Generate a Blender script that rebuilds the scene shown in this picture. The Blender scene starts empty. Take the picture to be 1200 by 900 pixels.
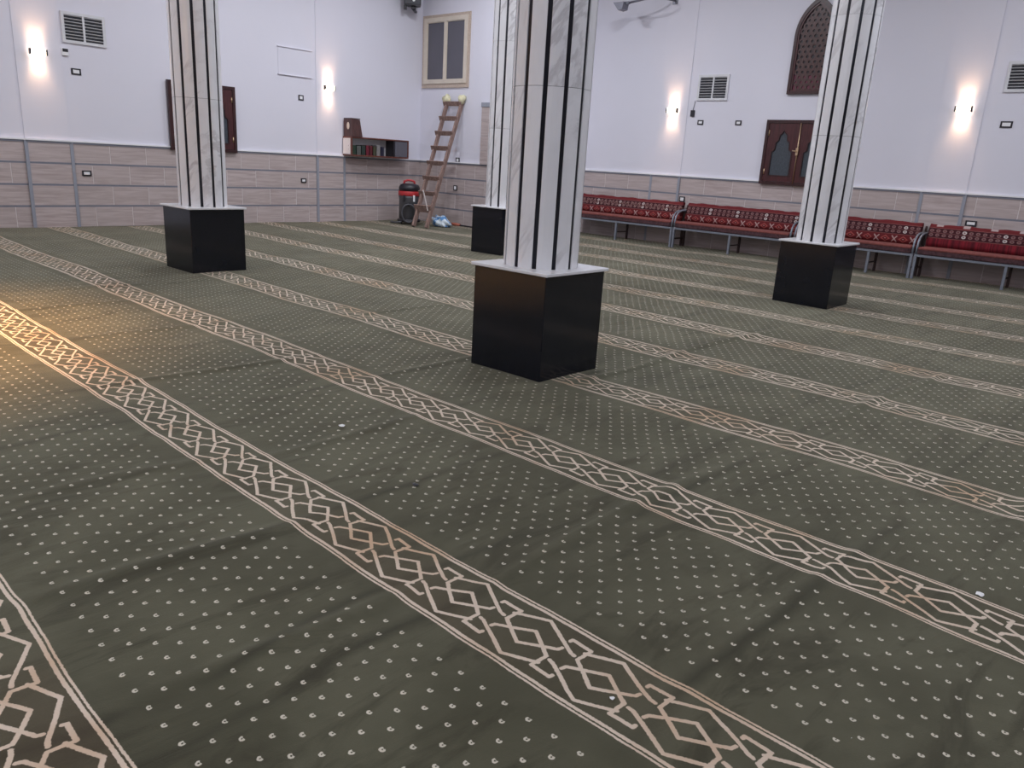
import bpy, bmesh, math, random
import numpy as np
from mathutils import Vector, Matrix

C = bpy.context.scene.collection
SC = bpy.context.scene
PI = math.pi
random.seed(7)

# ------------------------------------------------------------------ camera
YAW, PITCH, ROLL, FPX, CAMH = -0.716689, -0.281429, 0.058357, 899.6, 1.5
def camera():
    cy, sy, cp, sp, cr, sr = math.cos(YAW), math.sin(YAW), math.cos(PITCH), math.sin(PITCH), math.cos(ROLL), math.sin(ROLL)
    f = Vector((sy, cy, 0)); r = Vector((cy, -sy, 0)); u = Vector((0, 0, 1))
    fw = f * cp + u * sp; u2 = u * cp - f * sp
    r3 = r * cr + u2 * sr; u3 = u2 * cr - r * sr
    m = Matrix((r3, u3, -fw)).transposed().to_4x4(); m.translation = (0, 0, CAMH)
    cd = bpy.data.cameras.new('camera'); co = bpy.data.objects.new('camera', cd); C.objects.link(co)
    co.matrix_world = m
    cd.sensor_fit = 'HORIZONTAL'; cd.sensor_width = 36; cd.lens = FPX / 1200 * 36
    cd.clip_start = 0.05; cd.clip_end = 100
    SC.camera = co
camera()

# ------------------------------------------------------------------ world and exposure
w = bpy.data.worlds.new('world'); SC.world = w; w.use_nodes = True
w.node_tree.nodes['Background'].inputs[0].default_value = (0.55, 0.6, 0.75, 1)
w.node_tree.nodes['Background'].inputs[1].default_value = 0.05
SC.view_settings.view_transform = 'Standard'
SC.view_settings.look = 'None'
SC.view_settings.exposure = 0.22
SC.view_settings.gamma = 1.0
SC.view_settings.use_curve_mapping = False

# ------------------------------------------------------------------ lights of the hall and added fill panels (their fixtures are built further down)
LAMP_COL = (0.90, 0.93, 1.0)
CEIL = 6.0
LAMPS = [  # x, y, watts  : unseen square ceiling panels; those around the camera added as fill for the columns
    (-11.2, 2.0, 84), (-11.2, 7.2, 92), (-11.2, 10.6, 90),
    (-6.4, -2.0, 120), (-6.4, 7.2, 95), (-7.4, 10.7, 98),
    (-0.9, -2.6, 150), (-0.9, 7.2, 58), (-0.9, 11.2, 100), (3.2, 4.0, 90),
]
for i, (x, y, wt) in enumerate(LAMPS):
    ld = bpy.data.lights.new('panel_light', 'AREA'); ld.shape = 'SQUARE'; ld.size = 0.58
    ld.energy = wt; ld.color = LAMP_COL
    lo = bpy.data.objects.new('panel_light', ld); C.objects.link(lo); lo.location = (x, y, CEIL - 0.075)
WARM = (1.0, 0.62, 0.36)
def spot(loc, direction, energy, angle, blend, col=WARM, size=0.03):
    ld = bpy.data.lights.new('spot', 'SPOT'); ld.energy = energy; ld.spot_size = angle; ld.spot_blend = blend
    ld.color = col; ld.shadow_soft_size = size
    lo = bpy.data.objects.new('spot', ld); C.objects.link(lo); lo.location = loc
    lo.rotation_euler = Vector(direction).to_track_quat('-Z', 'Y').to_euler()
PEND = (-7.3, 0.45, 3.4)
spot((PEND[0], PEND[1], PEND[2] - 0.14), (0, 0, -1), 2150, math.radians(92), 1.0, (1.0, 0.53, 0.21), 0.08)
pl = bpy.data.lights.new('pendant_glow', 'POINT'); pl.energy = 40; pl.color = (1.0, 0.66, 0.42); pl.shadow_soft_size = 0.1
po = bpy.data.objects.new('pendant_glow', pl); C.objects.link(po); po.location = (PEND[0], PEND[1], PEND[2] - 0.2)

# ------------------------------------------------------------------ helpers: meshes
def new(): return bmesh.new()
def box(bm, x0, x1, y0, y1, z0, z1, bev=0.0, seg=1):
    r = bmesh.ops.create_cube(bm, size=1.0)
    vs = r['verts']
    for v in vs:
        v.co = Vector(((x0 + x1) / 2 + v.co.x * (x1 - x0), (y0 + y1) / 2 + v.co.y * (y1 - y0), (z0 + z1) / 2 + v.co.z * (z1 - z0)))
    if bev:
        es = list({e for v in vs for e in v.link_edges})
        bmesh.ops.bevel(bm, geom=es, offset=bev, segments=seg, affect='EDGES', profile=0.5)
    return bm
def tube(bm, pts, r, n=10, caps=True, closed=False):
    pts = [Vector(p) for p in pts]; rings = []
    N = len(pts); up = None
    for i, p in enumerate(pts):
        if closed: t = pts[(i + 1) % N] - pts[i - 1]
        else: t = pts[min(i + 1, N - 1)] - pts[max(i - 1, 0)]
        t.normalize()
        if up is None:
            up = Vector((0, 0, 1)) if abs(t.z) < 0.9 else Vector((1, 0, 0))
        a = t.cross(up).normalized(); b = a.cross(t).normalized(); up = b
        rr = r[i] if isinstance(r, (list, tuple)) else r
        rings.append([bm.verts.new(p + (a * math.cos(2 * PI * k / n) + b * math.sin(2 * PI * k / n)) * rr) for k in range(n)])
    m = N if closed else N - 1
    for i in range(m):
        A, B = rings[i], rings[(i + 1) % N]
        for k in range(n):
            f = bm.faces.new((A[k], A[(k + 1) % n], B[(k + 1) % n], B[k])); f.smooth = True
    if caps and not closed:
        bm.faces.new(rings[0][::-1]); bm.faces.new(rings[-1])
    return bm
def bar(bm, a, b, wx, wy, side=(1, 0, 0)):
    a, b = Vector(a), Vector(b); t = (b - a).normalized()
    s = Vector(side); s = (s - t * s.dot(t)).normalized(); u = t.cross(s)
    q = []
    for p in (a, b):
        q.append([bm.verts.new(p + s * sx * wx / 2 + u * sy * wy / 2) for sx, sy in ((-1, -1), (1, -1), (1, 1), (-1, 1))])
    A, B = q
    bm.faces.new(A[::-1]); bm.faces.new(B)
    for k in range(4): bm.faces.new((A[k], A[(k + 1) % 4], B[(k + 1) % 4], B[k]))
    return bm
def lathe(bm, prof, n=24, ctr=(0, 0, 0)):
    rings = []
    for (r, z) in prof:
        rings.append([bm.verts.new((ctr[0] + r * math.cos(2 * PI * k / n), ctr[1] + r * math.sin(2 * PI * k / n), ctr[2] + z)) for k in range(n)])
    for A, B in zip(rings, rings[1:]):
        for k in range(n):
            f = bm.faces.new((A[k], A[(k + 1) % n], B[(k + 1) % n], B[k])); f.smooth = True
    bm.faces.new(rings[0][::-1]); bm.faces.new(rings[-1])
    return bm
def prism(bm, poly, fn, d0, d1):
    """poly: 2-D outline; fn(a, b, d) -> 3-D point; extruded from depth d0 to d1"""
    A = [bm.verts.new(fn(a, b, d0)) for a, b in poly]; B = [bm.verts.new(fn(a, b, d1)) for a, b in poly]
    n = len(poly)
    bm.faces.new(A); bm.faces.new(B[::-1])
    for k in range(n): bm.faces.new((A[k], B[k], B[(k + 1) % n], A[(k + 1) % n]))
    bmesh.ops.recalc_face_normals(bm, faces=bm.faces[:])
    return bm
def ring_prism(bm, outer, inner, fn, d0, d1):
    """a plate with a hole: outer and inner outlines with the SAME number of points"""
    L = [[bm.verts.new(fn(a, b, d)) for a, b in o] for d in (d0, d1) for o in (outer, inner)]
    n = len(outer)
    o0, i0, o1, i1 = L
    for k in range(n):
        j = (k + 1) % n
        for q in ((o0[k], o0[j], i0[j], i0[k]), (o1[k], i1[k], i1[j], o1[j]), (o0[k], o1[k], o1[j], o0[j]), (i0[k], i0[j], i1[j], i1[k])):
            bm.faces.new(q)
    bmesh.ops.recalc_face_normals(bm, faces=bm.faces[:])
    return bm
def resample(poly, n):
    """n points along a closed outline, keeping its corners as well as possible"""
    P = [Vector(p) for p in poly]; m = len(P)
    d = [(P[(i + 1) % m] - P[i]).length for i in range(m)]; tot = sum(d)
    cum = [sum(d[:i]) for i in range(m)]
    out = []
    for k in range(n):
        s = tot * k / n; i = max(j for j in range(m) if cum[j] <= s + 1e-9)
        q = P[i].lerp(P[(i + 1) % m], (s - cum[i]) / d[i]); out.append((q.x, q.y))
    return out
def mesh_of(name, bm, mat, smooth=False):
    me = bpy.data.meshes.new(name); bm.to_mesh(me); bm.free()
    if mat: me.materials.append(mat)
    if smooth:
        for p in me.polygons: p.use_smooth = True
    return me
def obj(name, bm, mat, parent=None, loc=None, rot=None):
    me = bm if isinstance(bm, bpy.types.Mesh) else mesh_of(name, bm, mat)
    o = bpy.data.objects.new(name, me); C.objects.link(o)
    if parent: o.parent = parent
    if loc: o.location = loc
    if rot: o.rotation_euler = rot
    return o
def tag(o, label, cat, group=None):
    o['label'] = label; o['category'] = cat
    if group: o['group'] = group
    return o
def thing(name, label, cat, loc=(0, 0, 0), rotz=0, group=None):
    o = bpy.data.objects.new(name, None); C.objects.link(o)
    o.location = loc; o.rotation_euler = (0, 0, rotz); o.empty_display_size = 0.1
    return tag(o, label, cat, group)
def struct(name, bm, mat, parent=None):
    o = obj(name, bm, mat, parent)
    o['kind'] = 'structure'
    return o
def struct_root(name, loc, rotz=0):
    o = bpy.data.objects.new(name, None); C.objects.link(o); o.location = loc; o.rotation_euler = (0, 0, rotz)
    o['kind'] = 'structure'
    return o

# ------------------------------------------------------------------ helpers: materials
class NT:
    def __init__(s, name):
        s.mat = bpy.data.materials.new(name); s.mat.use_nodes = True
        s.t = s.mat.node_tree; s.b = s.t.nodes['Principled BSDF']
    def n(s, typ, **kw):
        q = s.t.nodes.new(typ)
        for k, v in kw.items(): setattr(q, k, v)
        return q
    def put(s, sock, v):
        if v is None: return
        if isinstance(v, bpy.types.NodeSocket): s.t.links.new(v, sock)
        else: sock.default_value = v
    def m(s, op, a, b=None, c=None, clamp=False):
        q = s.n('ShaderNodeMath', operation=op); q.use_clamp = clamp
        for i, v in enumerate((a, b, c)): s.put(q.inputs[i], v)
        return q.outputs[0]
    def v(s, op, a, b=None, scale=None):
        q = s.n('ShaderNodeVectorMath', operation=op)
        s.put(q.inputs[0], a); s.put(q.inputs[1], b)
        if scale is not None: s.put(q.inputs['Scale'], scale)
        return q.outputs['Value'] if op in ('LENGTH', 'DOT_PRODUCT', 'DISTANCE') else q.outputs['Vector']
    def mix(s, fac, a, b, mode='MIX'):
        q = s.n('ShaderNodeMix', data_type='RGBA', blend_type=mode)
        s.put(q.inputs[0], fac)
        for i, c in ((6, a), (7, b)):
            if isinstance(c, tuple) and len(c) == 3: c = (*c, 1)
            s.put(q.inputs[i], c)
        return q.outputs[2]
    def noise(s, vec, scale, detail=2.0, rough=0.5, dist=0.0, color=False):
        q = s.n('ShaderNodeTexNoise'); s.put(q.inputs['Vector'], vec)
        q.inputs['Scale'].default_value = scale; q.inputs['Detail'].default_value = detail
        q.inputs['Roughness'].default_value = rough; q.inputs['Distortion'].default_value = dist
        return q.outputs['Color' if color else 'Fac']
    def step(s, x, lo, hi):      # smooth 0..1 as x runs lo..hi
        q = s.n('ShaderNodeMapRange', interpolation_type='SMOOTHSTEP'); s.put(q.inputs[0], x)
        q.inputs[1].default_value = lo; q.inputs[2].default_value = hi; return q.outputs[0]
    def band(s, x, c, h, soft):  # 1 inside |x-c|<h
        return s.step(s.m('ABSOLUTE', s.m('SUBTRACT', x, c)), h + soft, h - soft)
    def coord(s, which='Object'): return s.n('ShaderNodeTexCoord').outputs[which]
    def xyz(s, vec):
        q = s.n('ShaderNodeSeparateXYZ'); s.put(q.inputs[0], vec); return q.outputs
    def comb(s, x=0.0, y=0.0, z=0.0):
        q = s.n('ShaderNodeCombineXYZ')
        for i, v in enumerate((x, y, z)): s.put(q.inputs[i], v)
        return q.outputs[0]
    def bump(s, h, strength=0.3, dist=0.01):
        q = s.n('ShaderNodeBump'); q.inputs['Strength'].default_value = strength; q.inputs['Distance'].default_value = dist
        s.put(q.inputs['Height'], h); s.t.links.new(q.outputs[0], s.b.inputs['Normal'])
    def set(s, col=None, rough=None, **kw):
        if col is not None:
            if isinstance(col, tuple): col = (*col[:3], 1)
            s.put(s.b.inputs['Base Color'], col)
        if rough is not None: s.put(s.b.inputs['Roughness'], rough)
        for k, v in kw.items(): s.put(s.b.inputs[k.replace('_', ' ')], v)
        return s.mat
def plain(name, col, rough=0.5, var=0.06, scale=9.0, metal=0.0, bump=0.0, bscale=60, **kw):
    """base colour with a slight procedural mottling"""
    N = NT(name); co = N.coord()
    f = N.noise(co, scale, 3)
    c = N.mix(f, tuple(max(0, v * (1 - 2 * var)) for v in col), tuple(min(1, v * (1 + 2 * var)) for v in col))
    N.set(c, rough, Metallic=metal, **kw)
    if bump: N.bump(N.noise(co, bscale, 4), bump, 0.003)
    return N.mat

def mat_wall():
    N = NT('white_plaster'); co = N.coord()
    c = N.mix(N.noise(co, 0.7, 4), (0.70, 0.69, 0.775), (0.75, 0.74, 0.82))
    N.set(c, 0.75); N.bump(N.noise(co, 40, 3), 0.05, 0.003); return N.mat
def mat_tile():
    N = NT('travertine_tile'); co = N.coord()
    rnd = N.n('ShaderNodeObjectInfo').outputs['Random']
    off = N.comb(N.m('MULTIPLY', rnd, 37.0), N.m('MULTIPLY', rnd, 17.0), N.m('MULTIPLY', rnd, 23.0))
    p = N.v('ADD', co, off)
    st = N.v('MULTIPLY', p, (1.1, 1.1, 16.0))
    a = N.noise(st, 1.6, 5, 0.6, 0.4)
    c = N.mix(N.step(a, 0.3, 0.72), (0.40, 0.325, 0.315), (0.56, 0.48, 0.475))
    c = N.mix(N.m('MULTIPLY', rnd, 0.45), c, (0.47, 0.40, 0.385))
    N.set(c, 0.38); return N.mat
def mat_marble():
    N = NT('white_veined_marble'); co = N.coord()
    rnd = N.n('ShaderNodeObjectInfo').outputs['Random']
    p = N.v('ADD', co, N.comb(N.m('MULTIPLY', rnd, 11.0), N.m('MULTIPLY', rnd, 29.0), N.m('MULTIPLY', rnd, 7.0)))
    wob = N.noise(N.v('MULTIPLY', N.v('ADD', p, N.comb(0.0, 0.0, N.m('MULTIPLY', N.xyz(p)[0], -1.5))), (1.0, 1.0, 1.5)), 1.5, 6, 0.62, 0.3)
    vein = N.m('ABSOLUTE', N.m('SUBTRACT', wob, 0.5))
    v1 = N.step(vein, 0.050, 0.0)
    big = N.noise(p, 1.1, 3, 0.5, 0.2)
    v1 = N.m('MULTIPLY', v1, N.step(big, 0.42, 0.65))
    c = N.mix(N.noise(p, 4.0, 3), (0.74, 0.735, 0.765), (0.84, 0.835, 0.86))
    c = N.mix(N.m('MULTIPLY', v1, 0.60), c, (0.42, 0.40, 0.42))
    N.set(c, 0.28); return N.mat
def mat_wood(name, a, b, rough=0.42, axis=2, scale=6):
    N = NT(name); co = N.coord()
    s = [9.0, 9.0, 9.0]; s[axis] = 0.9
    p = N.v('MULTIPLY', co, tuple(s))
    f = N.noise(p, scale * 0.6, 5, 0.6, 0.8)
    N.set(N.mix(N.step(f, 0.3, 0.7), a, b), rough); N.bump(f, 0.1, 0.002); return N.mat

# ---- the carpet: cream interlace bands and small cream flowers on green pile (flat woven pattern)
TH, CY0, CP, CU0, CL = 0.031, 0.3793, 1.3058, -1.1265, 0.3075
def mat_carpet():
    N = NT('green_prayer_carpet'); co = N.coord()
    r = N.n('ShaderNodeVectorRotate', rotation_type='Z_AXIS'); N.put(r.inputs['Vector'], co); r.inputs['Angle'].default_value = TH
    uv0 = r.outputs[0]
    wob = N.v('SUBTRACT', N.noise(uv0, 2.6, 2, color=True), (0.5, 0.5, 0.5))
    uv = N.v('ADD', uv0, N.v('MULTIPLY', wob, (0.030, 0.036, 0)))
    fine = N.v('SUBTRACT', N.noise(uv0, 120, 2, color=True), (0.5, 0.5, 0.5))
    uv = N.v('ADD', uv, N.v('MULTIPLY', fine, (0.006, 0.006, 0)))
    x, y, _ = N.xyz(uv)
    vv = N.m('ADD', y, CP / 2 - CY0)
    idx = N.m('FLOOR', N.m('DIVIDE', vv, CP))
    vl = N.m('SUBTRACT', N.m('SUBTRACT', vv, N.m('MULTIPLY', idx, CP)), CP / 2)
    first = N.m('LESS_THAN', N.m('ABSOLUTE', idx), 0.5)
    u1 = N.m('ADD', N.m('SUBTRACT', x, CU0), N.m('MULTIPLY', first, 0.058))
    ul = N.m('WRAP', u1, CL / 2, -CL / 2)
    base = [((-.116, .070), (0, .122)), ((0, .122), (.157, .040)), ((.157, .040), (.176, .036)), ((-.188, .097), (-.108, .094)), ((-.190, .085), (-.188, .097)),
            ((-.108, .094), (-.112, .028)), ((-.112, .028), (-.003, -.044)), ((-.003, -.044), (.116, .024)), ((.116, .024), (.121, .040))]
    segs = base + [((-a[0], -a[1]), (-b[0], -b[1])) for a, b in base]
    P = N.comb(ul, vl, 0.0)
    d = None
    for a, b in segs:
        for k in (-1, 0, 1):
            x0, x1 = sorted((a[0] + k * CL, b[0] + k * CL))
            if x1 < -CL / 2 - .008 or x0 > CL / 2 + .008: continue
            A = Vector((a[0] + k * CL, a[1], 0)); D = Vector((b[0] - a[0], b[1] - a[1], 0)); L2 = D.length_squared
            pa = N.v('SUBTRACT', P, tuple(A))
            t = N.m('MULTIPLY', N.v('DOT_PRODUCT', pa, tuple(D / L2)), 1.0, clamp=True)
            e = N.v('LENGTH', N.v('SUBTRACT', pa, N.v('SCALE', tuple(D), None, t)))
            d = e if d is None else N.m('MINIMUM', d, e)
    motif = N.step(d, 0.0086, 0.0056)
    av = N.m('ABSOLUTE', vl)
    lines = N.m('MAXIMUM', N.band(av, 0.148, 0.0062, 0.0012), N.band(av, 0.1645, 0.0038, 0.0012))
    motif = N.m('MAXIMUM', motif, lines)
    inband = N.step(av, 0.170, 0.166)
    # field flowers: staggered rows, each a little open cup
    DU, DV, V0 = 0.0925, 0.0618, 0.282
    vp = N.m('WRAP', vl, CP, 0.0)
    row = N.m('ROUND', N.m('DIVIDE', N.m('SUBTRACT', vp, V0), DV))
    odd = N.m('MODULO', N.m('ADD', row, 20.0), 2.0)
    dv = N.m('SUBTRACT', N.m('SUBTRACT', vp, V0), N.m('MULTIPLY', row, DV))
    du = N.m('WRAP', N.m('ADD', N.m('ADD', x, 2.92), N.m('MULTIPLY', odd, DU / 2)), DU / 2, -DU / 2)
    rr = N.v('LENGTH', N.comb(du, dv, 0.0))
    ringd = N.m('ABSOLUTE', N.m('SUBTRACT', rr, 0.0060))
    cup = N.m('MULTIPLY', N.step(ringd, 0.0042, 0.0022), N.step(N.m('ADD', dv, N.m('MULTIPLY', N.m('ABSOLUTE', du), -0.35)), 0.0052, 0.0022))
    okrow = N.m('MULTIPLY', N.m('GREATER_THAN', row, -0.5), N.m('LESS_THAN', row, 12.5))
    dots = N.m('MULTIPLY', cup, okrow)
    # pile colours: brushed lighter and darker patches, brown wear in the bands, creases where the roll was folded
    n1 = N.noise(uv0, 1.5, 4, 0.6, 0.3); n2 = N.noise(N.v('MULTIPLY', uv0, (2.6, 0.7, 1)), 2.2, 5, 0.65, 0.8); n3 = N.noise(uv0, 300, 2)
    g = N.mix(N.step(n1, 0.36, 0.66), (0.058, 0.055, 0.035), (0.091, 0.087, 0.058))
    g = N.mix(N.m('MULTIPLY', N.step(n2, 0.47, 0.68), 0.85), g, (0.036, 0.032, 0.020))
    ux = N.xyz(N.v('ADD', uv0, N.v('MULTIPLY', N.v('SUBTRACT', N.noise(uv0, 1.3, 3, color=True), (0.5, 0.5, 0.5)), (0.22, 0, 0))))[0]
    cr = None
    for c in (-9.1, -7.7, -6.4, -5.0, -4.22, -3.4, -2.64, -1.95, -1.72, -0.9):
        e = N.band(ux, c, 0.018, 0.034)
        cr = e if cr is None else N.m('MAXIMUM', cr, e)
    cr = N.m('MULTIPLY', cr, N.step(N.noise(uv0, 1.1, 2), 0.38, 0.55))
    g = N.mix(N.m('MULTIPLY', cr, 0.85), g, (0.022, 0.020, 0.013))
    g = N.mix(N.m('MULTIPLY', N.step(n3, 0.3, 0.7), 0.25), g, (0.05, 0.052, 0.034))
    brown = N.m('MULTIPLY', N.m('MULTIPLY', inband, N.step(N.noise(uv0, 0.55, 2), 0.44, 0.62)), 0.34)
    g = N.mix(brown, g, (0.080, 0.050, 0.032))
    cream = N.mix(N.step(N.noise(uv0, 1.9, 3), 0.46, 0.68), (0.64, 0.535, 0.445), (0.52, 0.355, 0.24))
    cream = N.mix(N.m('MULTIPLY', n3, 0.25), cream, (0.34, 0.25, 0.18))
    dotc = N.mix(N.noise(uv0, 6, 1), (0.41, 0.38, 0.31), (0.64, 0.59, 0.50))
    c = N.mix(motif, g, cream)
    c = N.mix(dots, c, dotc)
    N.set(c, 0.95, Sheen_Weight=0.35, Sheen_Roughness=0.45, Specular_IOR_Level=0.15)
    N.put(N.b.inputs['Sheen Tint'], (0.77, 0.75, 0.58, 1))
    h = N.m('ADD', N.m('MULTIPLY', n3, 0.35), N.m('ADD', N.m('MULTIPLY', motif, 0.25), N.m('MULTIPLY', n2, 1.6)))
    N.bump(h, 0.35, 0.006)
    return N.mat

# ---- kilim cushions of the benches: x along the bench, z up the back
def mat_kilim(name, kind):
    N = NT(name); co = N.coord()
    x, y, z = N.xyz(N.v('ADD', co, N.v('MULTIPLY', N.v('SUBTRACT', N.noise(co, 25, 2, color=True), (0.5, 0.5, 0.5)), (0.012, 0, 0.012))))
    t = N.m('DIVIDE', N.m('SUBTRACT', z, 0.52), 0.37)
    OV = 0.0983
    xo = N.m('WRAP', x, OV / 2, -OV / 2)
    xi = N.m('ROUND', N.m('DIVIDE', x, OV))
    sixth = N.m('LESS_THAN', N.m('ABSOLUTE', N.m('WRAP', xi, 3.0, -3.0)), 0.5)
    maroon, red = (0.050, 0.013, 0.018), (0.16, 0.024, 0.028)
    c = N.mix(N.band(t, 0.635, 0.215, 0.008), red, maroon)
    def oval(tc):
        q = N.v('LENGTH', N.comb(N.m('DIVIDE', xo, 0.034), N.m('DIVIDE', N.m('SUBTRACT', t, tc), 0.070), 0.0))
        return N.step(q, 1.05, 0.85), N.step(q, 0.5, 0.35)
    ovc = N.mix(sixth, (0.22, 0.125, 0.125), (0.62, 0.55, 0.54))
    for tc in (0.735, 0.545):
        o, i = oval(tc)
        c = N.mix(o, c, ovc)
        c = N.mix(N.m('MULTIPLY', i, 0.8), c, (0.12, 0.03, 0.035))
    for tc in (0.855, 0.64, 0.425):
        c = N.mix(N.m('MULTIPLY', N.band(t, tc, 0.012, 0.006), 0.5), c, (0.35, 0.16, 0.15))
    if kind == 'wave':      # the first bench: a winding vine between the white pairs
        sn = N.m('MULTIPLY', N.m('SINE', N.m('MULTIPLY', x, 2 * PI / 0.147)), 0.10)
        vine = N.band(t, N.m('ADD', 0.64, sn), 0.030, 0.012)
        c = N.mix(N.m('MULTIPLY', vine, 0.8), c, (0.26, 0.17, 0.15))
    if kind != 'stripe':
        XP = 0.295
        xx = N.m('WRAP', N.m('ADD', x, XP / 2), XP / 2, -XP / 2); tt = N.m('SUBTRACT', t, 0.20)
        ax, at = N.m('ABSOLUTE', xx), N.m('ABSOLUTE', tt)
        inx = N.m('MULTIPLY', N.step(N.m('ABSOLUTE', N.m('SUBTRACT', N.m('DIVIDE', ax, 0.043), N.m('DIVIDE', at, 0.145))), 0.34, 0.22), N.step(at, 0.15, 0.14))
        inx = N.m('MULTIPLY', inx, N.step(ax, 0.050, 0.046))
        c = N.mix(inx, c, (0.52, 0.36, 0.35))
        xd = N.m('ABSOLUTE', N.m('WRAP', x, XP / 2, -XP / 2))
        dm = N.m('ADD', N.m('DIVIDE', xd, 0.085), N.m('DIVIDE', at, 0.155))
        c = N.mix(N.band(dm, 0.78, 0.16, 0.05), c, (0.42, 0.10, 0.092))
        c = N.mix(N.step(dm, 0.26, 0.16), c, (0.42, 0.20, 0.19))
    else:
        bars = N.noise(N.comb(N.m('MULTIPLY', x, 1.0), 0.0, 0.0), 14, 3, 0.7)
        low = N.step(t, 0.40, 0.38)
        c = N.mix(low, c, N.mix(N.step(bars, 0.38, 0.62), (0.09, 0.015, 0.022), (0.27, 0.022, 0.036)))
        tri = N.m('SUBTRACT', N.m('ABSOLUTE', N.m('WRAP', x, 0.20, -0.20)), 0.14)
        c = N.mix(N.m('MULTIPLY', N.step(t, 0.90, 0.93), N.step(tri, 0.0, 0.02)), c, (0.50, 0.40, 0.40))
    c = N.mix(N.m('MULTIPLY', N.noise(co, 160, 2), 0.3), c, (0.05, 0.02, 0.02))
    N.set(c, 0.95, Specular_IOR_Level=0.15); N.bump(N.noise(co, 240, 2), 0.25, 0.002)
    return N.mat

M = {}
M['wall'] = mat_wall(); M['tile'] = mat_tile(); M['marble'] = mat_marble(); M['carpet'] = mat_carpet()
M['grout'] = plain('pale_grout', (0.72, 0.67, 0.67), 0.8)
M['joint'] = plain('blue_grey_joint', (0.19, 0.20, 0.245), 0.55)
M['strip'] = plain('grey_stone_strip', (0.30, 0.315, 0.37), 0.4)
M['lip'] = plain('white_lip', (0.84, 0.84, 0.87), 0.5, 0.02)
M['ceiling'] = plain('ceiling_paint', (0.80, 0.80, 0.80), 0.85, 0.02)
M['slab'] = plain('concrete_slab', (0.28, 0.27, 0.25), 0.9)
M['black'] = plain('black_polished_stone', (0.008, 0.009, 0.014), 0.14, 0.15, 5, Specular_IOR_Level=0.4)
M['core'] = plain('dark_groove', (0.014, 0.015, 0.026), 0.35)
M['top_marble'] = plain('white_marble_slab', (0.76, 0.76, 0.79), 0.22, 0.03)
M['mahogany'] = mat_wood('mahogany', (0.042, 0.010, 0.012), (0.078, 0.018, 0.020), 0.35)
M['mahogany_dark'] = mat_wood('mahogany_dark', (0.026, 0.008, 0.009), (0.05, 0.014, 0.015), 0.35)
M['walnut'] = mat_wood('walnut_panel', (0.045, 0.018, 0.018), (0.095, 0.040, 0.036), 0.4)
M['shelfwood'] = mat_wood('reddish_shelf_wood', (0.10, 0.028, 0.020), (0.17, 0.055, 0.038), 0.4, 1)
M['ladder'] = mat_wood('weathered_ladder_wood', (0.17, 0.105, 0.088), (0.32, 0.215, 0.185), 0.8)
M['teal_glass'] = plain('patterned_glass', (0.055, 0.065, 0.080), 0.3, 0.35, 45, bump=0.3, bscale=90)
M['grey_glass'] = plain('dark_window_glass', (0.115, 0.11, 0.135), 0.18, 0.05, 2)
M['painted_pink_glow'] = plain('painted_pink_glow', (0.17, 0.045, 0.075), 0.2, 0.15, 6)  # glow behind the lattice, put into the base colour
M['dark_glass'] = plain('night_glass', (0.020, 0.012, 0.018), 0.25)
M['cream'] = plain('cream_window_paint', (0.66, 0.585, 0.50), 0.45)
M['carved'] = plain('carved_cream_border', (0.52, 0.42, 0.35), 0.6, 0.3, 60, bump=0.6, bscale=55)
M['brass'] = plain('brass', (0.60, 0.43, 0.28), 0.35, 0.08, 20, metal=0.8)
M['vent'] = plain('vent_enamel', (0.66, 0.66, 0.69), 0.45)
M['vent_dark'] = plain('vent_shadow', (0.012, 0.013, 0.02), 0.7)
M['dark_plastic'] = plain('dark_plastic', (0.018, 0.016, 0.022), 0.4)
M['white_plastic'] = plain('white_plastic', (0.82, 0.82, 0.84), 0.35, 0.02)
M['steel'] = plain('grey_painted_steel', (0.23, 0.25, 0.30), 0.35, 0.08, 14, metal=0.3)
M['rust'] = plain('dark_red_steel', (0.045, 0.020, 0.018), 0.5)
M['kilim_wave'] = mat_kilim('kilim_vine_cloth', 'wave')
M['kilim'] = mat_kilim('kilim_cloth', 'cross')
M['kilim_stripe'] = mat_kilim('kilim_striped_cloth', 'stripe')
M['seat_top'] = plain('seat_band_cloth', (0.22, 0.065, 0.058), 0.95, 0.2, 30, bump=0.3, bscale=200)
M['seat_front'] = plain('seat_front_cloth', (0.07, 0.030, 0.036), 0.95, 0.5, 28, bump=0.3, bscale=200)
M['grey_metal'] = plain('grey_metal', (0.22, 0.22, 0.26), 0.4, metal=0.5)
M['red'] = plain('red_plastic', (0.45, 0.03, 0.035), 0.35)
M['drum'] = plain('dull_grey_drum', (0.13, 0.13, 0.145), 0.4, 0.12, 8, metal=0.3)
M['hose'] = plain('hose_grey', (0.065, 0.065, 0.075), 0.5)
M['rag'] = plain('yellow_rag', (0.74, 0.70, 0.48), 0.95, 0.15, 25, bump=0.5, bscale=40)
M['paper'] = plain('white_paper', (0.82, 0.82, 0.82), 0.8, 0.02)
M['bag'] = NT('blue_white_bag').mat
def _bag():
    N = NT('blue_white_plastic_bag'); co = N.coord()
    N.set(N.mix(N.step(N.noise(co, 9, 2), 0.44, 0.54), (0.10, 0.26, 0.52), (0.66, 0.74, 0.80)), 0.35)
    N.bump(N.noise(co, 30, 3), 0.5, 0.01); return N.mat
M['bag'] = _bag()
M['orange'] = plain('faded_orange', (0.36, 0.10, 0.06), 0.6)
M['stick'] = plain('pale_stick', (0.60, 0.54, 0.52), 0.6)
def emit(name, col, s):
    N = NT(name); N.set((0.8, 0.8, 0.8), 0.4)
    N.put(N.b.inputs['Emission Color'], (*col, 1)); N.b.inputs['Emission Strength'].default_value = s; return N.mat
M['lens'] = emit('lit_lamp_glass', (1.0, 0.80, 0.62), 9.0)
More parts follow.
